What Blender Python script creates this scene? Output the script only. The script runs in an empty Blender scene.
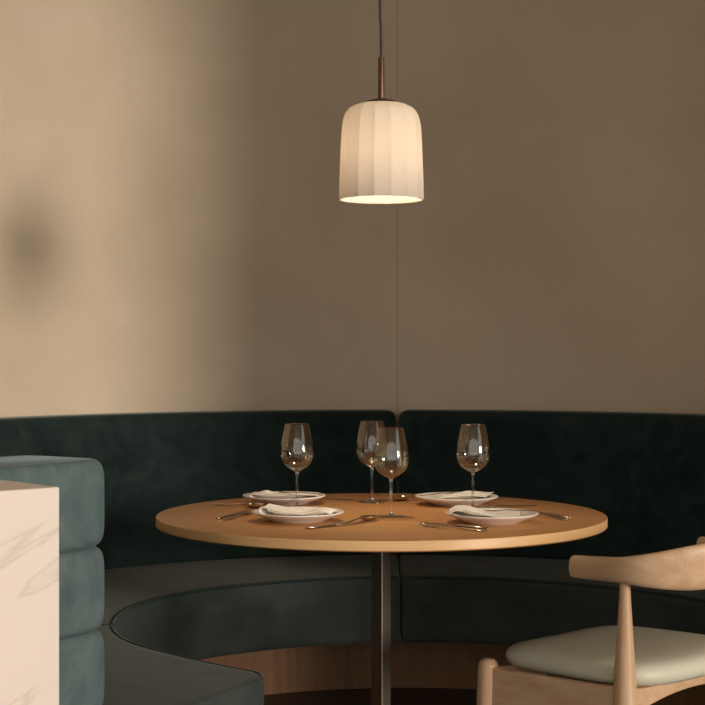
import bpy, bmesh, math, random
from mathutils import Vector, Matrix
random.seed(4)
S = bpy.context.scene
COL = S.collection
PI = math.pi
CAMZ, F_PX = 1.19, 1540.0

def at(px, py, z):
    """point at height z seen at photo pixel (px, py)"""
    Y = (CAMZ - z) * F_PX / (py - 352.5)
    return Vector(((px - 352.5) / F_PX * Y, Y, z))

def atY(px, Y):
    return (px - 352.5) / F_PX * Y

# ------------------------------------------------------------------ materials
def mat(name, col, rough=0.5, metal=0.0, sheen=0.0, sheen_tint=(1, 1, 1), spec=0.5, coat=0.0):
    m = bpy.data.materials.new(name); m.use_nodes = True
    b = m.node_tree.nodes['Principled BSDF']
    b.inputs['Base Color'].default_value = (*col, 1)
    b.inputs['Roughness'].default_value = rough
    b.inputs['Metallic'].default_value = metal
    b.inputs['Specular IOR Level'].default_value = spec
    b.inputs['Coat Weight'].default_value = coat
    b.inputs['Coat Roughness'].default_value = 0.25
    b.inputs['Sheen Weight'].default_value = sheen
    b.inputs['Sheen Tint'].default_value = (*sheen_tint, 1)
    b.inputs['Sheen Roughness'].default_value = 0.35
    return m

def nd(m, t, **kw):
    n = m.node_tree.nodes.new(t)
    for k, v in kw.items():
        if k in n.inputs: n.inputs[k].default_value = v
        else: setattr(n, k, v)
    return n

def lk(m, a, b): m.node_tree.links.new(a, b)

def mottle(m, c1, c2, scale=(1, 1, 1), nscale=3.0, detail=6.0, lo=0.35, hi=0.65, bump=0.0, bump_scale=None, rough=0.55, dist=0.0):
    b = m.node_tree.nodes['Principled BSDF']
    tc = nd(m, 'ShaderNodeTexCoord')
    mp = nd(m, 'ShaderNodeMapping'); mp.inputs['Scale'].default_value = scale
    lk(m, tc.outputs['Object'], mp.inputs['Vector'])
    n = nd(m, 'ShaderNodeTexNoise'); n.inputs['Scale'].default_value = nscale; n.inputs['Detail'].default_value = detail
    n.inputs['Roughness'].default_value = rough; n.inputs['Distortion'].default_value = dist
    lk(m, mp.outputs['Vector'], n.inputs['Vector'])
    r = nd(m, 'ShaderNodeValToRGB')
    r.color_ramp.elements[0].position = lo; r.color_ramp.elements[0].color = (*c1, 1)
    r.color_ramp.elements[1].position = hi; r.color_ramp.elements[1].color = (*c2, 1)
    lk(m, n.outputs['Fac'], r.inputs['Fac']); lk(m, r.outputs['Color'], b.inputs['Base Color'])
    if bump:
        n2 = n
        if bump_scale:
            n2 = nd(m, 'ShaderNodeTexNoise'); n2.inputs['Scale'].default_value = bump_scale; n2.inputs['Detail'].default_value = 4
            lk(m, mp.outputs['Vector'], n2.inputs['Vector'])
        bp = nd(m, 'ShaderNodeBump'); bp.inputs['Strength'].default_value = bump; bp.inputs['Distance'].default_value = 0.01
        lk(m, n2.outputs['Fac'], bp.inputs['Height']); lk(m, bp.outputs['Normal'], b.inputs['Normal'])
    return m

M = {}
M['plaster'] = mottle(mat('plaster', (.4, .33, .24), .9, spec=.2), (.53, .437, .318), (.645, .535, .405), nscale=1.6, detail=8, lo=.3, hi=.7, bump=.12, bump_scale=5)
M['velvet'] = mottle(mat('green_velvet', (.012, .03, .03), .95, sheen=.32, sheen_tint=(.45, .52, .47), spec=.1),
                     (.010, .020, .019), (.024, .037, .034), nscale=7, detail=12, lo=.32, hi=.68, bump=.25, bump_scale=14, dist=1.2, rough=.62)
M['velvet_seat'] = mottle(mat('seat_velvet', (.02, .03, .03), .95, sheen=.24, sheen_tint=(.5, .5, .45), spec=.1),
                     (.032, .042, .038), (.056, .067, .060), nscale=6, detail=9, lo=.3, hi=.7, bump=.2, bump_scale=9, dist=.6)
M['velvet_arm'] = mottle(mat('lit_arm_velvet', (.03, .06, .065), .95, sheen=.2, sheen_tint=(.55, .7, .72), spec=.1),
                     (.075, .112, .114), (.125, .17, .17), nscale=9, detail=12, lo=.32, hi=.68, bump=.3, bump_scale=16, dist=1.4, rough=.62)  # paler copy of the banquette velvet; the arm's light is in its colour
M['piping'] = mat('piping_velvet', (.02, .035, .033), .95, sheen=.5, sheen_tint=(.5, .55, .5), spec=.1)
M['table_oak'] = mottle(mat('table_oak', (.4, .2, .08), .42, spec=.4), (.46, .205, .068), (.57, .28, .10), scale=(1.2, 14, 14), nscale=2.2, detail=7, lo=.3, hi=.7, bump=.03)
M['edge_oak'] = mottle(mat('edge_oak', (.5, .28, .12), .4, spec=.4), (.66, .39, .17), (.76, .47, .22), scale=(3, 3, 30), nscale=2.5, detail=6, lo=.3, hi=.7)
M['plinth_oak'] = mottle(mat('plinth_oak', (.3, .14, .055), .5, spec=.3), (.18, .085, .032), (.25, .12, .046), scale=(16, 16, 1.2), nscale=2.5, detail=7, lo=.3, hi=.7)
M['chair_oak'] = mottle(mat('chair_oak', (.55, .34, .19), .42, spec=.45), (.50, .30, .165), (.68, .46, .285), scale=(3, 14, 14), nscale=1.9, detail=7, lo=.3, hi=.7, dist=.6)
M['leg_oak'] = mottle(mat('leg_oak', (.55, .34, .19), .42, spec=.45), (.51, .31, .175), (.66, .44, .265), scale=(14, 14, 1.5), nscale=1.9, detail=7, lo=.3, hi=.7, dist=.6)
M['cream'] = mottle(mat('cream_leather', (.6, .6, .5), .45, spec=.4), (.62, .60, .47), (.66, .64, .51), nscale=3, bump=.03, bump_scale=120)
M['steel'] = mottle(mat('dark_steel', (.2, .17, .14), .42, metal=1), (.30, .25, .205), (.38, .32, .265), scale=(30, 30, 1), nscale=2)
M['cutlery'] = mat('cutlery_steel', (.5, .43, .35), .22, metal=1)
M['bronze'] = mat('bronze', (.13, .075, .045), .4, metal=.7)
M['cord'] = mat('cord', (.05, .035, .025), .7)
M['porcelain'] = mottle(mat('porcelain', (.78, .74, .68), .25, spec=.5), (.82, .76, .70), (.86, .80, .74), nscale=2)
M['linen'] = mottle(mat('linen', (.72, .66, .58), .9, spec=.1), (.80, .74, .67), (.86, .80, .73), nscale=8, bump=.15, bump_scale=240)
M['floor_wood'] = mottle(mat('floor_wood', (.12, .065, .035), .5), (.06, .04, .026), (.10, .067, .043), scale=(1, 12, 1), nscale=2.5, detail=7)
M['ceiling'] = mat('ceiling_paint', (.4, .34, .26), .95)

# marble with diagonal grey veins
mm = mat('marble', (.8, .7, .6), .35)
b = mm.node_tree.nodes['Principled BSDF']
tc = nd(mm, 'ShaderNodeTexCoord')
mp = nd(mm, 'ShaderNodeMapping'); mp.inputs['Scale'].default_value = (.8, .8, 5.0)
mp0 = nd(mm, 'ShaderNodeMapping'); mp0.inputs['Rotation'].default_value = (0, math.radians(27), 0)
lk(mm, tc.outputs['Object'], mp0.inputs['Vector']); lk(mm, mp0.outputs['Vector'], mp.inputs['Vector'])
n1 = nd(mm, 'ShaderNodeTexNoise'); n1.inputs['Scale'].default_value = 1.9; n1.inputs['Detail'].default_value = 7; n1.inputs['Distortion'].default_value = .25
lk(mm, mp.outputs['Vector'], n1.inputs['Vector'])
r1 = nd(mm, 'ShaderNodeValToRGB'); e = r1.color_ramp.elements
e[0].position = .465; e[0].color = (.76, .645, .56, 1)
e[1].position = .535; e[1].color = (.76, .645, .56, 1)
k = e.new(.495); k.color = (.63, .53, .45, 1)
k = e.new(.485); k.color = (.73, .62, .535, 1)
k = e.new(.515); k.color = (.735, .625, .54, 1)
lk(mm, n1.outputs['Fac'], r1.inputs['Fac']); lk(mm, r1.outputs['Color'], b.inputs['Base Color'])
M['marble'] = mm

# smoked lustre glass of the bowl: thin wall, tinted, partly mirroring
g = bpy.data.materials.new('smoked_glass'); g.use_nodes = True
nt = g.node_tree; nt.nodes.remove(nt.nodes['Principled BSDF'])
tr = nd(g, 'ShaderNodeBsdfTransparent'); tr.inputs['Color'].default_value = (.92, .91, .89, 1)
gl = nd(g, 'ShaderNodeBsdfGlossy'); gl.inputs['Color'].default_value = (.93, .90, .84, 1); gl.inputs['Roughness'].default_value = .03
lw = nd(g, 'ShaderNodeLayerWeight'); lw.inputs['Blend'].default_value = .4
geo = nd(g, 'ShaderNodeNewGeometry')
mr = nd(g, 'ShaderNodeMapRange'); mr.inputs['To Min'].default_value = .045; mr.inputs['To Max'].default_value = .8
lk(g, lw.outputs['Fresnel'], mr.inputs['Value'])
mx = nd(g, 'ShaderNodeMixShader')
lk(g, mr.outputs['Result'], mx.inputs['Fac']); lk(g, tr.outputs[0], mx.inputs[1]); lk(g, gl.outputs[0], mx.inputs[2])
lk(g, mx.outputs[0], nt.nodes['Material Output'].inputs['Surface'])
gi = g.copy(); gi.name = 'lustre_lining'
for n in gi.node_tree.nodes:
    if n.type == 'MAP_RANGE': n.inputs['To Min'].default_value = .03; n.inputs['To Max'].default_value = .15
M['lining'] = gi
gf = g.copy(); gf.name = 'foot_glass'
for n in gf.node_tree.nodes:
    if n.type == 'MAP_RANGE': n.inputs['To Min'].default_value = .14; n.inputs['To Max'].default_value = .6
M['foot'] = gf
M['smoked'] = g
g2 = mat('clear_glass', (.95, .92, .88), .02)
g2.node_tree.nodes['Principled BSDF'].inputs['Transmission Weight'].default_value = 1
g2.node_tree.nodes['Principled BSDF'].inputs['IOR'].default_value = 1.48
M['clear'] = g2

# opal glass lamp shade, lit from within by its bulb
o = bpy.data.materials.new('opal_glass'); o.use_nodes = True
nt = o.node_tree; nt.nodes.remove(nt.nodes['Principled BSDF'])
t_ = nd(o, 'ShaderNodeBsdfTranslucent'); t_.inputs['Color'].default_value = (.50, .455, .405, 1)
d_ = nd(o, 'ShaderNodeBsdfDiffuse'); d_.inputs['Color'].default_value = (.85, .78, .70, 1)
mx = nd(o, 'ShaderNodeMixShader'); mx.inputs['Fac'].default_value = .5
lk(o, t_.outputs[0], mx.inputs[1]); lk(o, d_.outputs[0], mx.inputs[2])
lk(o, mx.outputs[0], nt.nodes['Material Output'].inputs['Surface'])
M['opal'] = o
be = bpy.data.materials.new('bulb_glow'); be.use_nodes = True
nt = be.node_tree; nt.nodes.remove(nt.nodes['Principled BSDF'])
em = nd(be, 'ShaderNodeEmission'); em.inputs['Color'].default_value = (1, .85, .65, 1); em.inputs['Strength'].default_value = 33
lk(be, em.outputs[0], nt.nodes['Material Output'].inputs['Surface'])
M['bulb'] = be

# ------------------------------------------------------------------ helpers
def obj(name, bm, m, parent=None, smooth=True, loc=None, bevel=0, auto=35):
    bmesh.ops.recalc_face_normals(bm, faces=bm.faces)
    me = bpy.data.meshes.new(name); bm.to_mesh(me); bm.free()
    ob = bpy.data.objects.new(name, me); COL.objects.link(ob)
    for x in (m if isinstance(m, (list, tuple)) else [m]): me.materials.append(x)
    if smooth:
        me.polygons.foreach_set('use_smooth', [True] * len(me.polygons))
        if auto:
            try: me.set_sharp_from_angle(angle=math.radians(auto))
            except Exception: pass
    if bevel:
        md = ob.modifiers.new('bevel', 'BEVEL'); md.width = bevel; md.segments = 3; md.limit_method = 'ANGLE'
    if parent: ob.parent = parent
    if loc: ob.location = loc
    return ob

def thing(name, label, cat, loc=(0, 0, 0), rz=0, group=None):
    ob = bpy.data.objects.new(name, None); COL.objects.link(ob)
    ob.empty_display_size = .1
    ob.location = loc; ob.rotation_euler = (0, 0, rz)
    return tag(ob, label, cat, group)

def tag(ob, label, cat, group=None):
    ob['label'] = label; ob['category'] = cat
    if group: ob['group'] = group
    return ob

def structure(ob, label=None):
    ob['kind'] = 'structure'
    if label: ob['label'] = label; 
    return ob

def dup(root, label, loc, rz):
    r = root.copy(); COL.objects.link(r); r.location = loc; r.rotation_euler = (0, 0, rz); r['label'] = label
    for ch in list(root.children):
        c = ch.copy(); COL.objects.link(c); c.parent = r
    return r

def lathe(profile, n=48, bm=None, mod=None, close=False):
    """profile: list of (r, z); mod(angle, r, z) may change r"""
    bm = bm or bmesh.new()
    rings = []
    for r, z in profile:
        if r < 1e-6: rings.append([bm.verts.new((0, 0, z))]); continue
        ring = []
        for i in range(n):
            a = 2 * PI * i / n
            rr = mod(a, r, z) if mod else r
            ring.append(bm.verts.new((rr * math.cos(a), rr * math.sin(a), z)))
        rings.append(ring)
    pairs = list(zip(rings, rings[1:]))
    if close: pairs.append((rings[-1], rings[0]))
    for A, B in pairs:
        if len(A) == 1 and len(B) == 1: continue
        for i in range(n):
            j = (i + 1) % n
            if len(A) == 1: bm.faces.new((A[0], B[i], B[j]))
            elif len(B) == 1: bm.faces.new((A[i], A[j], B[0]))
            else: bm.faces.new((A[i], A[j], B[j], B[i]))
    return bm

def loft(sections, bm=None, cap=True, close=False):
    """sections: list of equal-length closed loops of points"""
    bm = bm or bmesh.new()
    R = [[bm.verts.new(p) for p in s] for s in sections]
    n = len(R[0])
    pr = list(zip(R, R[1:]))
    if close: pr.append((R[-1], R[0]))
    for A, B in pr:
        for i in range(n):
            j = (i + 1) % n
            bm.faces.new((A[i], A[j], B[j], B[i]))
    if cap and not close:
        bm.faces.new(R[0]); bm.faces.new(R[-1])
    return bm

def tube(pts, rad, n=10, bm=None, squash=None, cap=True):
    """tube along points; rad float or list; squash = (a,b) half sizes along side/up"""
    pts = [Vector(p) for p in pts]
    secs = []
    for i, p in enumerate(pts):
        t = (pts[min(i + 1, len(pts) - 1)] - pts[max(i - 1, 0)]).normalized()
        up = Vector((0, 0, 1)) if abs(t.z) < .95 else Vector((1, 0, 0))
        s = t.cross(up).normalized(); u = s.cross(t).normalized()
        ra = rad[i] if isinstance(rad, (list, tuple)) else rad
        if isinstance(ra, (list, tuple)): a, b_ = ra
        else: a = b_ = ra
        secs.append([p + s * a * math.cos(2 * PI * k / n) + u * b_ * math.sin(2 * PI * k / n) for k in range(n)])
    return loft(secs, bm, cap)

def spline(pts, n):
    """Catmull-Rom through pts (tuples of any length)"""
    P = [tuple(p) for p in pts]; P = [P[0]] + P + [P[-1]]
    out = []
    for i in range(1, len(P) - 2):
        for k in range(n):
            t = k / n
            out.append(tuple(.5 * ((2 * b) + (-a + c) * t + (2 * a - 5 * b + 4 * c - d) * t * t + (-a + 3 * b - 3 * c + d) * t ** 3)
                             for a, b, c, d in zip(P[i - 1], P[i], P[i + 1], P[i + 2])))
    out.append(P[-2])
    return out

def box(x0, x1, y0, y1, z0, z1, bm=None):
    bm = bm or bmesh.new()
    v = [bm.verts.new((x, y, z)) for x in (x0, x1) for y in (y0, y1) for z in (z0, z1)]
    for f in ((0, 1, 3, 2), (4, 6, 7, 5), (0, 4, 5, 1), (2, 3, 7, 6), (0, 2, 6, 4), (1, 5, 7, 3)):
        bm.faces.new([v[i] for i in f])
    return bm

# ------------------------------------------------------------------ booth geometry (round booth about its centre BC)
BC = Vector((.15, 4.18, 0))
R_IN = [(10, 1.03), (27, 1.0), (54, .945), (73, .935), (96, .915), (116, .885), (137, .88), (150, .872), (161, .845), (172, .815), (180, .795),
        (193, .765), (205, .725), (220, .685), (232, .695), (243, .70)]
def r_in(a):
    if a <= R_IN[0][0]: return R_IN[0][1]
    for (a0, r0), (a1, r1) in zip(R_IN, R_IN[1:]):
        if a <= a1:
            t = (a - a0) / (a1 - a0); return r0 + (r1 - r0) * t
    return R_IN[-1][1]
def r_smooth(a):
    return sum(r_in(a + d) for d in (-8, -4, 0, 4, 8)) / 5 + (.06 * ((a - 235) / 7.5) ** 3 if a > 235 else 0)

def pol(a, r, z):
    a = math.radians(a)
    return Vector((BC.x + r * math.cos(a), BC.y + r * math.sin(a), z))

def sweep(prof, a0, a1, step=1.5, e=.0):
    """prof(a) -> closed list of (r,z); e: rounding of the two ends"""
    n = max(2, int(abs(a1 - a0) / step))
    angs = []
    R = 1.2
    if e:
        de = math.degrees(e / R)
        s = 1 if a1 > a0 else -1
        for k in range(7):
            ph = k / 6 * PI / 2
            angs.append((a0 + s * de * (1 - math.cos(ph)), e * (1 - math.sin(ph))))
        mid = [(a0 + s * de + (a1 - a0 - 2 * s * de) * k / n, 0) for k in range(1, n)]
        end = [(a1 - (a - a0), i) for a, i in angs[::-1]]
        angs = angs + mid + end
    else:
        angs = [(a0 + (a1 - a0) * k / n, 0) for k in range(n + 1)]
    secs = []
    for a, ins in angs:
        P = prof(a)
        rs = [p[0] for p in P]; zs = [p[1] for p in P]
        cr, cz = (min(rs) + max(rs)) / 2, (min(zs) + max(zs)) / 2
        hr, hz = (max(rs) - min(rs)) / 2, (max(zs) - min(zs)) / 2
        fr, fz = max(.05, 1 - ins / hr), max(.05, 1 - ins / hz)
        secs.append([pol(a, cr + (r - cr) * fr, cz + (z - cz) * fz) for r, z in P])
    return loft(secs)

def rounded(pts, rad, n=5):
    """round the corners of a closed polygon; rad: per-corner radius"""
    out = []
    N = len(pts)
    for i in range(N):
        p = Vector(pts[i]); a = (Vector(pts[i - 1]) - p); b_ = (Vector(pts[(i + 1) % N]) - p)
        r = rad[i]
        if r <= 0: out.append(tuple(p)); continue
        p0 = p + a.normalized() * r; p1 = p + b_.normalized() * r
        for k in range(n + 1):
            t = k / n
            q = p0 * (1 - t) ** 2 + p * 2 * t * (1 - t) + p1 * t * t
            out.append(tuple(q))
    return out

SZ, SB = .45, .225     # seat top, underside
def seat_prof(a):
    ri = r_smooth(a)
    P = rounded([(ri + .012, SB), (ri, SZ), (1.47, SZ), (1.47, SB)], [.02, .028, .01, .01])
    return P
def back_prof(a):
    return rounded([(1.445, SZ + .002), (1.475, .976), (1.628, .976), (1.628, SB + .002), (1.475, SB + .002), (1.475, SZ + .002)], [.01, .045, .03, 0, 0, 0], 6)
def plinth_prof(a):
    ri = r_smooth(a) + .36
    return [(ri, .001), (ri, SB - .002), (1.60, SB - .002), (1.60, .001)]

SEAM = 89.35
def pipe_path(a0, a1, r_end, inset=.012):
    """around a cushion's top edge: in along one end, along the front, out along the other end"""
    z = SZ - .006
    P = []
    sgn = 1 if a1 > a0 else -1
    da = math.degrees(.010 / 1.1) * sgn
    n = 10
    for k in range(n): P.append(pol(a0 + da, r_end + (r_smooth(a0) + .03 - r_end) * k / n, z))
    m = int(abs(a1 - a0) / 1.5)
    for k in range(m + 1):
        a = a0 + da * 1.5 + (a1 - a0 - 3 * da) * k / m
        e = .012 if k in (0, m) else .006
        P.append(pol(a, r_smooth(a) + e, z))
    for k in range(n): P.append(pol(a1 - da, r_smooth(a1) + .03 + (r_end - r_smooth(a1) - .03) * (k + 1) / n, z))
    return P

left = thing('curved_banquette', 'long dark green velvet banquette curving left of the corner seam, ending in a rolled arm', 'banquette', tuple(pol(135, 1.3, 0)))
right = thing('curved_banquette', 'near black green velvet banquette right of the corner seam, behind the oak armchair', 'banquette', tuple(pol(45, 1.3, 0)))

def child(ob, parent):
    ob.parent = parent
    ob.matrix_parent_inverse = Matrix.Translation(-parent.location)
    return ob

def seat(parent, a0, a1):
    s = child(obj('seat_cushion', sweep(seat_prof, a0, a1, e=.012), M['velvet_seat']), parent)
    p = obj('piping', tube(pipe_path(a0, a1, 1.40), .0048, 8), M['piping']); p.parent = s
    p.matrix_parent_inverse = s.matrix_basis.inverted()
    return s
seat(left, SEAM + .1, 179.5)
seat(left, 180.0, 242.5)
seat(right, SEAM - .1, 14)
child(obj('backrest', sweep(back_prof, SEAM + .2, 222, e=.03), M['velvet']), left)
child(obj('backrest', sweep(back_prof, SEAM - .2, -14, e=.03), M['velvet']), right)
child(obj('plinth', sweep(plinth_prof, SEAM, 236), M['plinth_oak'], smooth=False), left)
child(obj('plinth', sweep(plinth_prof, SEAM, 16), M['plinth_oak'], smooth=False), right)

# rolled arm closing the left banquette: stacked velvet rolls
ARM_A = 236.0
ad = math.radians(ARM_A)
rad_d = Vector((math.cos(ad), math.sin(ad), 0)); tan_d = Vector((-math.sin(ad), math.cos(ad), 0))
def roll(z0, z1):
    sizes = []
    secs = []
    hz = (z1 - z0) / 2; zc = (z0 + z1) / 2
    L0, L1 = 1.152, 1.63           # radial extent
    T = .27                        # thickness backwards from the end face
    N = 40
    for k in range(17):
        v = math.sin(-PI / 2 + PI * k / 16)
        ins = .020 * (1 - (1 - abs(v) ** 6) ** .5) if abs(v) < 1 else .020
        z = zc + hz * v * .995
        loop = []
        a_, b_ = (L1 - L0) / 2 - ins, T / 2 - ins
        for i in range(N):
            th = 2 * PI * i / N
            c, s_ = math.cos(th), math.sin(th)
            q = .26
            x = a_ * math.copysign(abs(c) ** q, c); y = b_ * math.copysign(abs(s_) ** (q * 1.3), s_)
            loop.append(Vector((BC.x, BC.y, 0)) + rad_d * ((L0 + L1) / 2 + x) + tan_d * (-T / 2 + y) + Vector((0, 0, z)))
        secs.append(loop)
    return loft(secs)
arm = child(obj('armrest', loft([[Vector((BC.x, BC.y, z)) + rad_d * r + tan_d * t for r, t in ((1.23, -.05), (1.60, -.05), (1.60, -.24), (1.23, -.24))] for z in (.02, .93)]), M['velvet_arm']), left)
zt = [.968, .786, .612, .438, .264, .09]
for z1, z0 in zip(zt, zt[1:]):
    r_ = obj('roll', roll(z0, z1), M['velvet_arm']); r_.parent = arm

# ------------------------------------------------------------------ setting
def wall_prof(a): return [(1.632, 0), (1.632, 3.8), (1.76, 3.8), (1.76, 0)]
WALL_END = -22
structure(obj('wall_left', sweep(wall_prof, SEAM + .02, 232, step=1.0), M['plaster']), 'curved tan plaster wall left of the joint')
structure(obj('wall_right', sweep(wall_prof, SEAM - .02, WALL_END, step=1.0), M['plaster']), 'curved dim tan plaster wall right of the joint')
structure(obj('floor', box(-4, 5, -3.2, 6.4, -.1, 0), M['floor_wood'], smooth=False))
structure(obj('ceiling', box(-4, 5, -3.2, 6.4, 3.8, 3.9), M['ceiling'], smooth=False))
structure(obj('wall_back', box(-4.12, -4, -3.2, 6.4, 0, 3.8), M['plaster'], smooth=False))
structure(obj('wall_side', box(4.35, 4.47, 2.1, 6.4, 0, 3.8), M['plaster'], smooth=False))

# ------------------------------------------------------------------ table
TC = Vector((.078, 4.21, 0)); TR = .611; TZ = .75
tb = thing('round_table', 'large round honey oak dining table on a square metal post', 'table', tuple(TC))
bm = lathe([(0, TZ), (TR - .003, TZ), (TR - .001, TZ - .001), (TR, TZ - .003), (TR, TZ - .024), (TR - .003, TZ - .027), (0, TZ - .027)], 160)
top = obj('tabletop', bm, [M['table_oak'], M['edge_oak']], tb)
for p in top.data.polygons:
    if abs(p.normal.z) < .5: p.material_index = 1
ps = .0278
bm = bmesh.new(); pts = [(ps, 0), (0, ps), (-ps, 0), (0, -ps)]
loft([[(x, y, z) for x, y in pts] for z in (.012, TZ - .0365)], bm)
obj('post', bm, M['steel'], tb, smooth=False, bevel=.003).rotation_euler = (0, 0, math.radians(4))
obj('top_plate', lathe([(0, TZ - .0365), (.12, TZ - .0365), (.12, TZ - .0275), (0, TZ - .0275)], 48), M['steel'], tb)
obj('foot_plate', lathe([(0, 0), (.27, 0), (.27, .010), (.265, .012), (0, .012)], 64), M['steel'], tb)

# ------------------------------------------------------------------ pendant lamp
lx, ly = atY(381.2, 4.2), 4.2
lamp = thing('pendant_lamp', 'white fluted opal glass pendant lamp hanging lit above the round table', 'lamp', (lx, ly, 0))
def zz(py): return CAMZ - (py - 352.5) / F_PX * ly
def ww(px): return px / F_PX * ly
zb, zt_ = zz(199.8), zz(100.5)
prof = [(ww(43), zb), (ww(42.7), zz(185)), (ww(41.8), zz(160)), (ww(40.8), zz(138)), (ww(39.9), zz(127)), (ww(38.2), zz(118.5)), (ww(34.8), zz(111.5)), (ww(29.5), zz(107)), (ww(22), zz(104.4)), (ww(13), zz(103.4))]
prof = spline(prof, 4)
def flute(a, r, z):
    u = (a / (2 * PI) * 16 + .5) % 1.0 - .5          # -.5 .. .5 across one facet
    k = min(1, r / .08)
    ang = u * 2 * PI / 16
    flat = math.cos(PI / 16) / math.cos(ang)
    return r * (1 + (flat - 1) * 1.55 * k)
inner = [(max(r - .0035, .001), z - (.0035 if i > 30 else 0)) for i, (r, z) in enumerate(prof)][::-1]
bm = lathe(prof + inner, 16 * 8, mod=flute, close=True)
sh = obj('lamp_shade', bm, M['opal'], lamp, auto=4); sh.rotation_euler = (0, 0, math.radians(1.0))
obj('holder_cap', lathe([(0, zz(99)), (ww(8), zz(99.4)), (ww(14.5), zz(101.4)), (ww(15), zz(102.6)), (ww(14), zz(104)), (0, zz(104))], 40), M['bronze'], lamp)
obj('stem', lathe([(0, zz(57)), (ww(2.9), zz(57)), (ww(3.2), zz(58)), (ww(3.3), zz(98.5)), (0, zz(98.5))], 24), M['bronze'], lamp)
obj('socket', lathe([(0, zz(104)), (.02, zz(104)), (.02, zz(118)), (0, zz(118))], 24), M['bronze'], lamp)
bulb = obj('bulb', lathe([(0, zz(118)), (.012, zz(118.5)), (.016, zz(130)), (.03, zz(147)), (.038, zz(160)), (.033, zz(170)), (.018, zz(176)), (0, zz(178))], 32), M['bulb'], lamp)
sp = bpy.data.lights.new('lamp_spot', 'SPOT'); spo = bpy.data.objects.new('lamp_spot', sp); COL.objects.link(spo); spo.parent = lamp
spo.location = (0, 0, zz(181)); sp.energy = 18; sp.spot_size = math.radians(72); sp.spot_blend = 1; sp.shadow_soft_size = .03; sp.color = (1, .82, .58)
cp = [(0, 0, zz(57.5)), (-.0005, 0, zz(30)), (-.003, 0, zz(0)), (-.004, 0, 2.5), (-.003, 0, 3.2), (0, 0, 3.77)]
obj('cord', tube(spline(cp, 6), ww(1.5), 10), M['cord'], lamp)
obj('ceiling_rose', lathe([(0, 3.765), (.05, 3.765), (.055, 3.77), (.055, 3.799), (0, 3.799)], 40), M['bronze'], lamp)

# ------------------------------------------------------------------ wine glasses
H = .238
def make_glass(label, loc):
    t = thing('wine_glass', label, 'glass', loc, 0, 'wine glasses on the round table')
    ob_ = [(.0035, .104), (.010, .1055), (.020, .111), (.032, .119), (.0415, .131), (.0468, .146), (.0480, .159), (.0465, .176), (.0425, .198), (.0375, .220), (.0332, H)]
    ob_ = spline(ob_, 5)
    inn = [(max(r - .0011, 0), z + (.0016 if i < 12 else 0)) for i, (r, z) in enumerate(ob_)]
    prof = [(0, .1035)] + ob_ + inn[::-1]
    prof[-1] = (0, inn[0][1] + .001)
    bw = obj('bowl', lathe(prof, 56), [M['smoked'], M['lining']], t, auto=0)
    for p in bw.data.polygons:                     # the lining: faces that look into the cup
        c = p.center
        if p.normal.x * c.x + p.normal.y * c.y < 0 and c.z > .106: p.material_index = 1
    stem = spline([(.0085, .006), (.0052, .010), (.0040, .02), (.0036, .05), (.0036, .085), (.0046, .098), (.0075, .1045)], 4)
    obj('stem', lathe([(0, .006)] + stem + [(0, .1045)], 24), M['clear'], t, auto=0)
    foot = [(0, .0006), (.036, .0006), (.0405, .0012), (.041, .002), (.0395, .0026), (.025, .0036), (.012, .0055), (.007, .0075), (0, .0075)]
    obj('foot', lathe(foot, 48), M['foot'], t, auto=0)
    return t
def glass_loc(px, Y): return (atY(px, Y), Y, TZ)
g0 = make_glass('smoked wine glass standing foremost, in the table centre, overlapping another glass', glass_loc(391, 4.119))
dup(g0, 'smoked wine glass at the far side of the table, partly hidden by the foremost glass', glass_loc(372, 4.52), .4)
dup(g0, 'smoked wine glass standing alone on the left, between the two left plates', glass_loc(297, 4.358), .8)
dup(g0, 'smoked wine glass standing alone on the right, between the two right plates', glass_loc(473, 4.32), 1.2)

# ------------------------------------------------------------------ plates
def plate_bm():
    o_ = [(0, .0018), (.05, .0018), (.056, 0), (.066, 0), (.070, .003), (.090, .0105), (.108, .0175), (.118, .0225), (.1205, .0245), (.1195, .0262), (.114, .0245), (.098, .0185), (.080, .012), (.066, .0085), (.05, .0075), (0, .0072)]
    return lathe(o_, 80)
p0 = tag(obj('dinner_plate', plate_bm(), M['porcelain'], auto=0), 'white plate at front left, with a napkin looped up at its left end', 'plate', 'white plates on the round table')
PLATES = {'fl': (298, 4.02), 'fr': (492, 3.985), 'bl': (284, 4.48), 'br': (456.5, 4.455)}
PL = {k: Vector((atY(px, Y), Y, TZ)) for k, (px, Y) in PLATES.items()}
p0.location = PL['fl']
dup(p0, 'white plate at front right, with a rounded napkin fold and fork on it', PL['fr'], .5)
dup(p0, 'white plate at back left, with a napkin peaked near its left end', PL['bl'], 1.0)
dup(p0, 'white plate at back right, with a flat napkin right of a fork', PL['br'], 1.5)

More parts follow.
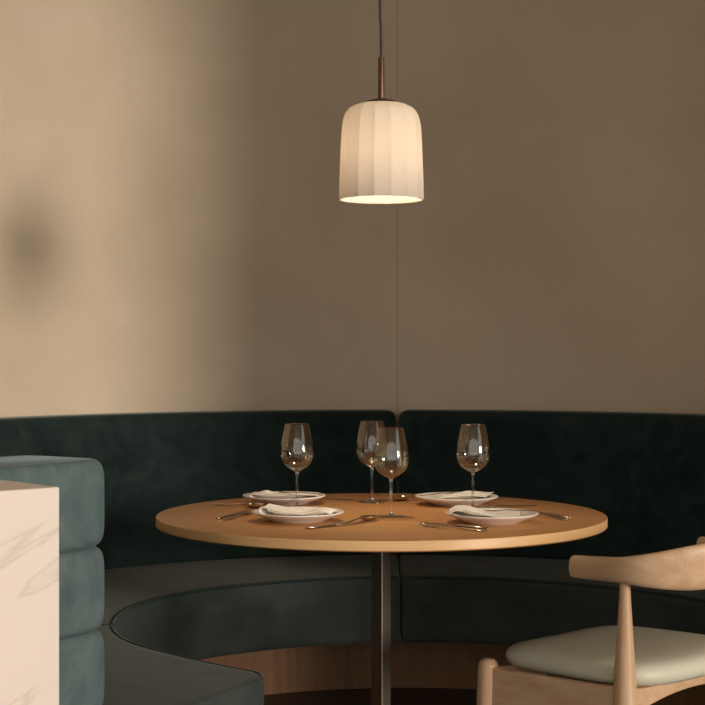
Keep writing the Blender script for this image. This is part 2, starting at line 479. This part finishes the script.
# ------------------------------------------------------------------ napkins
PT = [(0, .0072), (.05, .0075), (.066, .0085), (.080, .012), (.098, .0185), (.114, .0245), (.1205, .0262)]
def plate_top(r):
    for (a, h0), (b_, h1) in zip(PT, PT[1:]):
        if r <= b_: return h0 + (h1 - h0) * (r - a) / (b_ - a)
    return .0262
def napkin(label, key, prof, width, rz, off=(0, 0), skew=0.0, peak=None, seed=0, z=.0090):
    """a cloth strip folded double: prof = (x, z) centreline of the sheet from its lower end round to its upper end"""
    rnd = random.Random(seed)
    c = spline(prof, 7)
    ph = [rnd.uniform(0, 6) for _ in range(4)]
    th = .0016
    ny = 22
    def pt(i, v):
        x, zc = c[i]
        y = (v - .5) * width
        s = i / (len(c) - 1)
        wob = .0028 * math.sin(9 * v + ph[0] + 3 * s) * s + .0022 * math.sin(40 * x + ph[1] + 2 * v) * s
        x2 = x + skew * y * (1 if s > .4 else .6) + .003 * math.sin(5 * v + ph[2])
        y2 = y * (1 - .10 * s) + .004 * math.sin(30 * x + ph[3])
        zz_ = zc + max(wob, -.001)
        if peak:
            px_, py_, ph_, pw = peak
            zz_ += ph_ * math.exp(-((x - px_) ** 2 + (y - py_) ** 2) / pw ** 2) * s
        cx, cy = x2 * math.cos(rz) - y2 * math.sin(rz) + off[0], x2 * math.sin(rz) + y2 * math.cos(rz) + off[1]
        return Vector((x2, y2, max(zz_, plate_top((cx * cx + cy * cy) ** .5) - z + .0016 + .0022 * s)))
    bm = bmesh.new()
    G = [[pt(i, j / ny) for j in range(ny + 1)] for i in range(len(c))]
    V = [[bm.verts.new(p) for p in row] for row in G]
    for i in range(len(c) - 1):
        for j in range(ny):
            bm.faces.new((V[i][j], V[i + 1][j], V[i + 1][j + 1], V[i][j + 1]))
    ob = obj('napkin', bm, M['linen'], auto=0)
    md = ob.modifiers.new('thick', 'SOLIDIFY'); md.thickness = th; md.offset = 0
    md = ob.modifiers.new('sub', 'SUBSURF'); md.levels = 1; md.render_levels = 1
    ob.location = PL[key] + Vector((off[0], off[1], z)); ob.rotation_euler = (0, 0, rz)
    return tag(ob, label, 'napkin', 'linen napkins on the plates')

napkin('off-white napkin on the front left plate, its left end looped up high', 'fl',
       [(.085, .0085), (.03, .002), (-.05, .002), (-.080, .0060), (-.087, .013), (-.089, .024), (-.084, .0315), (-.076, .0305), (-.045, .0245), (0, .0175), (.03, .0145), (.055, .021), (.075, .0215), (.095, .0165)], .125, -.05, (.000, -.004), .05, None, 1)
napkin('off-white napkin on the back left plate with a raised peak at left', 'bl',
       [(.095, .014), (.04, .003), (-.04, .003), (-.083, .0105), (-.093, .0165), (-.091, .0205), (-.08, .0215), (-.05, .0205), (0, .0185), (.04, .018), (.075, .018), (.098, .0195)], .12, .05, (0, .0), .1, (-.052, .03, .012, .017), 2)
napkin('off-white napkin with a thick rounded fold on the front right plate', 'fr',
       [(.06, .0045), (.02, .002), (-.05, .003), (-.090, .0110), (-.103, .017), (-.104, .023), (-.092, .0275), (-.065, .0275), (-.036, .0215), (0, .0145), (.04, .0125), (.075, .013)], .135, .0, (-.002, .0), .08, None, 3)
napkin('off-white napkin lying nearly flat on the back right plate', 'br',
       [(.085, .0105), (.05, .003), (0, .002), (-.038, .005), (-.048, .011), (-.042, .0165), (-.02, .018), (.01, .02), (.04, .023), (.07, .021), (.092, .0185)], .125, .1, (.004, 0), .35, (.03, .02, .008, .03), 4)

# ------------------------------------------------------------------ cutlery (each lies along +x from its handle end, 0, to its tip, L)
def slab(stations, bm=None, th=.0018):
    """stations: (x, halfwidth, zc, th)"""
    secs = []
    for x, w, zc, t in stations:
        secs.append([(x, w * math.cos(a), zc + t * math.sin(a)) for a in [2 * PI * k / 10 for k in range(10)]])
    return loft(secs, bm)
def fork_bm(L=.2):
    bm = slab([(0, .002, .003, .001), (.003, .0065, .003, .0016), (.03, .0062, .0030, .0016), (.08, .0035, .0045, .0018), (L - .085, .003, .0065, .0018),
               (L - .070, .005, .0062, .0016), (L - .060, .0115, .0045, .0013), (L - .050, .0125, .0036, .0012), (L - .045, .0125, .0034, .0011)])
    for i in range(4):
        y = -.0102 + i * .0068
        tube([(L - .046, y, .0034), (L - .025, y, .0036), (L - .010, y * .97, .0052), (L, y * .95, .008)], [(.0021, .0012), (.0019, .0011), (.0015, .001), (.0006, .0006)], 8, bm)
    return bm
def spoon_bm(L=.2):
    bm = slab([(0, .002, .003, .001), (.003, .0065, .003, .0016), (.03, .0062, .003, .0016), (.08, .0035, .0048, .0018), (L - .075, .003, .0105, .0018), (L - .060, .0035, .0115, .0018)])
    nx, ny = 14, 10
    c = (L - .031); 
    rings = []
    for s in (1, -1):                       # upper and lower skin of the bowl
        V = {}
        for i in range(nx + 1):
            u = -1 + 2 * i / nx
            hw = .0205 * (max(0, 1 - abs(u) ** 2.3)) ** .5 * (1 + .08 * -u)
            for j in range(ny + 1):
                v = -1 + 2 * j / ny
                d = max(0, 1 - u * u) * max(0, 1 - v * v)
                z = .0125 - .0120 * d ** .6 + (.0009 * s)
                V[i, j] = bm.verts.new((c + u * .032, hw * v, max(z, .0004 if s < 0 else .002)))
        for i in range(nx):
            for j in range(ny):
                bm.faces.new((V[i, j], V[i + 1, j], V[i + 1, j + 1], V[i, j + 1]))
        rings.append(V)
    A, B = rings
    edge = [(i, 0) for i in range(nx + 1)] + [(nx, j) for j in range(1, ny + 1)] + [(i, ny) for i in range(nx - 1, -1, -1)] + [(0, j) for j in range(ny - 1, 0, -1)]
    for p, q in zip(edge, edge[1:] + edge[:1]):
        bm.faces.new((A[p], A[q], B[q], B[p]))
    bmesh.ops.remove_doubles(bm, verts=bm.verts, dist=1e-5)
    return bm
def knife_bm(L=.215):
    bm = slab([(0, .002, .003, .001), (.003, .0065, .003, .0022), (.05, .0062, .0032, .0026), (.095, .0045, .0034, .0028), (.1, .0042, .0034, .0026)])
    secs = []
    for x, y0, y1, t in ((.098, -.004, .0042, .0018), (.112, -.0075, .0055, .0013), (.15, -.0085, .006, .001), (L - .02, -.008, .0058, .0009), (L - .006, -.0045, .0052, .0007), (L, .001, .004, .0005)):
        secs.append([(x, y0, .0034 - t * .2), (x, y1, .0034 - t), (x, y1, .0034 + t), (x, y0, .0034 + t * .2)])
    return loft(secs, bm)
PROTO = {}
def cutlery(kind, handle, tip, label, z=TZ, dz=0.0, pitch=0.0, L=None, group='cutlery on the table'):
    """handle end and tip as table points; the piece keeps its own length, starting at the handle end"""
    fn = {'fork': fork_bm, 'spoon': spoon_bm, 'knife': knife_bm}[kind]
    d = Vector(tip) - Vector(handle)
    if kind not in PROTO:
        ob = obj(kind, fn(), M['cutlery'], auto=50); PROTO[kind] = ob
    else:
        ob = PROTO[kind].copy(); COL.objects.link(ob)
    ob.location = (handle[0], handle[1], z + dz)
    ob.rotation_euler = (0, -pitch, math.atan2(d.y, d.x))
    if L: ob.scale = (L / .2,) * 3
    return tag(ob, label, kind, group)
T = lambda px, py: at(px, py, TZ)
def from_tip(tip, handle, L=.2):
    d = (Vector(handle) - Vector(tip)).normalized(); return Vector(tip) + d * L
cutlery('spoon', T(212, 504.5), T(262, 508.8), 'spoon left of the two left plates, its bowl pointing to them')
cutlery('knife', T(217, 519.5), T(250, 511.2), 'knife lying farthest left in front of the spoon, pointing at the plates')
cutlery('fork', T(225, 520.5), T(256, 512.2), 'fork beside the far left knife, close to the front left plate')
cutlery('spoon', from_tip(T(377, 520.0), T(312, 529)), T(377, 520.0), 'shiny spoon lying in front of the foremost wine glass')
cutlery('knife', T(306, 529.5), T(352, 524.6), 'knife lying alongside the shiny spoon, handle toward the front left plate')
cutlery('fork', T(487, 532.0), T(415, 526), 'fork nearest the table front, left of the front right plate')
cutlery('knife', T(489, 529.3), T(418, 523.0), 'knife just behind the fork at the table front, by the front right plate')
cutlery('fork', T(567, 520.5), T(522, 513.2), 'fork at the far right of the table, handle sticking out past the plate')
cutlery('knife', T(570, 518.4), T(527, 511.6), 'knife at the far right of the table, beside and behind the fork handle')
cutlery('fork', T(537, 506.2), T(482, 508.4), 'dark fork on bare wood behind the front right plate, right of the wine glass')
cutlery('fork', T(351, 500.6), T(290, 498.0), 'fork behind the glasses, tucked beside the back left plate')
cutlery('spoon', from_tip(T(391, 501.4), T(440, 498.3)), T(391, 501.4), 'spoon at the back of the table, its handle toward the back right plate')
def on_plate(key, dx, dy): return PL[key] + Vector((dx, dy, 0))
# three forks laid on plates: handle on the rim, tines down on the plate
for key, h, t_, dz, pitch, lab in (
        ('fr', (.120, .030), (.0, .020), .0258, 0, 'fork on the front right plate, lying at the right of its napkin'),
        ('br', (-.110, -.055), (-.004, .03), .0290, 0, 'fork on the back right plate, at the left of the flat napkin'),
        ('bl', (.114, -.045), (.0, .0), .0305, 0, 'fork on the back left plate, lying across the napkin\'s right end')):
    h_, tt = on_plate(key, *h), on_plate(key, *t_)
    cutlery('fork', h_, tt, lab, TZ, dz, pitch, L=.14, group='forks on plates')

# ------------------------------------------------------------------ chair
FD = Vector((-.69, .72, 0)).normalized(); LD = Vector((-FD.y, FD.x, 0))   # facing, and the chair's left (toward the camera)
rear_n = Vector((atY(625, 3.50), 3.50, 0))
HW = .259
seat_c = rear_n - LD * HW + FD * .185
chair = thing('armchair', 'light oak elbow chair with a cream padded seat, drawn up at the table\'s right', 'chair', tuple(seat_c), math.atan2(FD.y, FD.x))
def loc_of(w): r = Vector(w) - seat_c; return Vector((r.dot(FD), r.dot(LD), w[2]))
# cushion
def cushion():
    bm = bmesh.new(); n = 64; rings = []
    def outline(th):
        c, s_ = math.cos(th), math.sin(th)
        x = .238 * math.copysign(abs(c) ** .46, c)
        y = .252 * math.copysign(abs(s_) ** .46, s_)
        y *= 1 - .02 * (x / .215)
        return x + .010, y
    def zed(x, y, k):
        edge = .432 + .006 * (y / .23) ** 2 - .004 * (x / .21)
        return edge
    prof = [(.0, -.020), (.80, -.020), (.93, -.018), (.985, -.008), (1.0, .006), (.985, .020), (.94, .030), (.86, .036), (.7, .040), (.45, .042), (.2, .043), (0, .043)]
    for k, h in prof:
        if k == 0: rings.append([bm.verts.new((0, 0, .432 + h))]); continue
        R = []
        for i in range(n):
            x, y = outline(2 * PI * i / n)
            R.append(bm.verts.new((x * k, y * k, zed(x * k, y * k, k) + h)))
        rings.append(R)
    for A, B in zip(rings, rings[1:]):
        for i in range(n):
            j = (i + 1) % n
            if len(A) == 1: bm.faces.new((A[0], B[i], B[j]))
            elif len(B) == 1: bm.faces.new((A[i], A[j], B[0]))
            else: bm.faces.new((A[i], A[j], B[j], B[i]))
    return bm
obj('seat_cushion', cushion(), M['cream'], chair, auto=0)
# legs: turned, tapering
fx, fy = loc_of(Vector((atY(488, 3.74), 3.74, 0))).xy
rx, ry = loc_of(rear_n).xy
def leg(pts, n=20):
    pts = spline(pts, 6)
    return tube([p[:3] for p in pts], [p[3] for p in pts], n)
for s in (1, -1):
    bm = leg([(fx + .018, s * (fy + .012), 0, .0155), (fx + .012, s * (fy + .008), .15, .020), (fx + .003, s * (fy + .002), .34, .0245), (fx, s * fy, .42, .0245), (fx, s * fy, .436, .0225), (fx, s * fy, .445, .0150), (fx, s * fy, .4475, .004)])
    obj('leg', bm, M['leg_oak'], chair)
    bm = leg([(rx - .03, s * (ry + .012), 0, .0145), (rx - .02, s * (ry + .008), .15, .020), (rx - .006, s * (ry + .003), .32, .0275), (rx, s * ry, .42, .0265), (rx, s * ry, .55, .0185), (rx, s * ry, .64, .0130), (rx, s * ry, .692, .0115)])
    obj('leg', bm, M['leg_oak'], chair)
# seat rails
def rail(p, q, z_top, h, dip, th=.012):
    p, q = Vector(p), Vector(q); secs = []
    d = (q - p).normalized(); nrm = Vector((-d.y, d.x, 0))
    for k in range(21):
        t = k / 20; c = p.lerp(q, t)
        e = (2 * t - 1) ** 2
        zt = z_top + (.008 * max(0, abs(2 * t - 1) - .75) / .25)
        zb = zt - h - dip * e
        secs.append([c + nrm * th + Vector((0, 0, zt - .002)), c - nrm * th + Vector((0, 0, zt - .002)), c - nrm * th + Vector((0, 0, zb)), c + nrm * th + Vector((0, 0, zb))])
    return loft(secs)
for s in (1, -1):
    obj('side_rail', rail((fx, s * fy, 0), (rx, s * ry, 0), .428, .09, .03), M['chair_oak'], chair, bevel=.004)
obj('back_rail', rail((rx, ry, 0), (rx, -ry, 0), .421, .028, .035), M['chair_oak'], chair, bevel=.004)
obj('front_rail', rail((fx, fy, 0), (fx, -fy, 0), .421, .04, .03), M['chair_oak'], chair, bevel=.004)
# bent top rail
tipL = loc_of(Vector((atY(575, 3.60), 3.60, 0)))
tx, ty = tipL.x, tipL.y
#        x, y, z, half height, half thickness, lean
half = [(tx, ty, .690, .0265, .0215, 0), (tx - .06, ty + .001, .692, .0275, .0215, 0), (rx, ry + .012, .697, .0300, .0205, .05), (rx - .07, ry - .012, .701, .041, .0185, .12),
        (rx - .125, ry - .075, .706, .053, .0165, .18), (rx - .158, ry - .16, .711, .057, .0150, .2)]
pth = half + [(rx - .166, 0, .713, .058, .0145, .2)] + [(a, -b_, c, d, e_, f) for a, b_, c, d, e_, f in half[::-1]]
pth = spline(pth, 8)
def toprail():
    secs = []
    P = [Vector(p[:3]) for p in pth]
    N = 28
    for i, p in enumerate(pth):
        t = (P[min(i + 1, len(P) - 1)] - P[max(i - 1, 0)]); t.z = 0; t.normalize()
        out = Vector((t.y, -t.x, 0))                    # sideways
        ln = p[5]
        sgn = 1 if out.x < 0 else -1
        up = (Vector((0, 0, 1)) + Vector((-1, 0, 0)) * ln).normalized()
        q = .8
        secs.append([P[i] + out * p[4] * math.copysign(abs(math.cos(a)) ** q, math.cos(a)) + up * p[3] * math.copysign(abs(math.sin(a)) ** q, math.sin(a)) for a in [2 * PI * k / N for k in range(N)]])
    # small rounding at both sawn ends
    def shrink(sec, f, shift):
        c = sum(sec, Vector()) / len(sec); return [c + (v - c) * f + shift for v in sec]
    d0 = (P[0] - P[1]).normalized(); d1 = (P[-1] - P[-2]).normalized()
    secs = [shrink(secs[0], .95, d0 * .002), shrink(secs[0], .985, d0 * .0015)] + secs + [shrink(secs[-1], .985, d1 * .0015), shrink(secs[-1], .95, d1 * .002)]
    return loft(secs)
obj('backrest', toprail(), M['chair_oak'], chair, auto=45)

# ------------------------------------------------------------------ marble block
mc = Vector((-.475, 2.5, 0))
md1 = Vector((-.74, -.67, 0)).normalized(); md2 = Vector((-.67, .74, 0)).normalized()
bm = bmesh.new()
ang = math.atan2(-md1.y, -md1.x)
box(-.7, 0, 0, .34, 0, .972, bm)
mb = tag(obj('marble_counter', bm, M['marble'], smooth=False, bevel=.003, loc=tuple(mc)), 'pale pink veined marble counter end in front of the velvet arm', 'counter')
mb.rotation_euler = (0, 0, ang)

# ------------------------------------------------------------------ light
sun = bpy.data.lights.new('sun', 'SUN'); so = bpy.data.objects.new('sun', sun); COL.objects.link(so)
sd = Vector((-.751, .661, -.119))
so.rotation_euler = sd.to_track_quat('-Z', 'Y').to_euler()
sun.energy = 2.1; sun.angle = .21; sun.color = (1, .88, .76)
w = bpy.data.worlds.new('world'); S.world = w; w.use_nodes = True
bg = w.node_tree.nodes['Background']; bg.inputs['Color'].default_value = (1, .97, .92, 1); bg.inputs['Strength'].default_value = 1.2

# ------------------------------------------------------------------ camera
cam = bpy.data.cameras.new('camera'); co = bpy.data.objects.new('camera', cam); COL.objects.link(co)
co.location = (0, 0, CAMZ); co.rotation_euler = (PI / 2, 0, 0)
cam.sensor_width = 36; cam.lens = 36 * F_PX / 705; cam.clip_start = .05
S.camera = co
S.view_settings.view_transform = 'Standard'; S.view_settings.look = 'None'; S.view_settings.exposure = 0; S.view_settings.gamma = 1
S.cycles.max_bounces = 10; S.cycles.transparent_max_bounces = 16
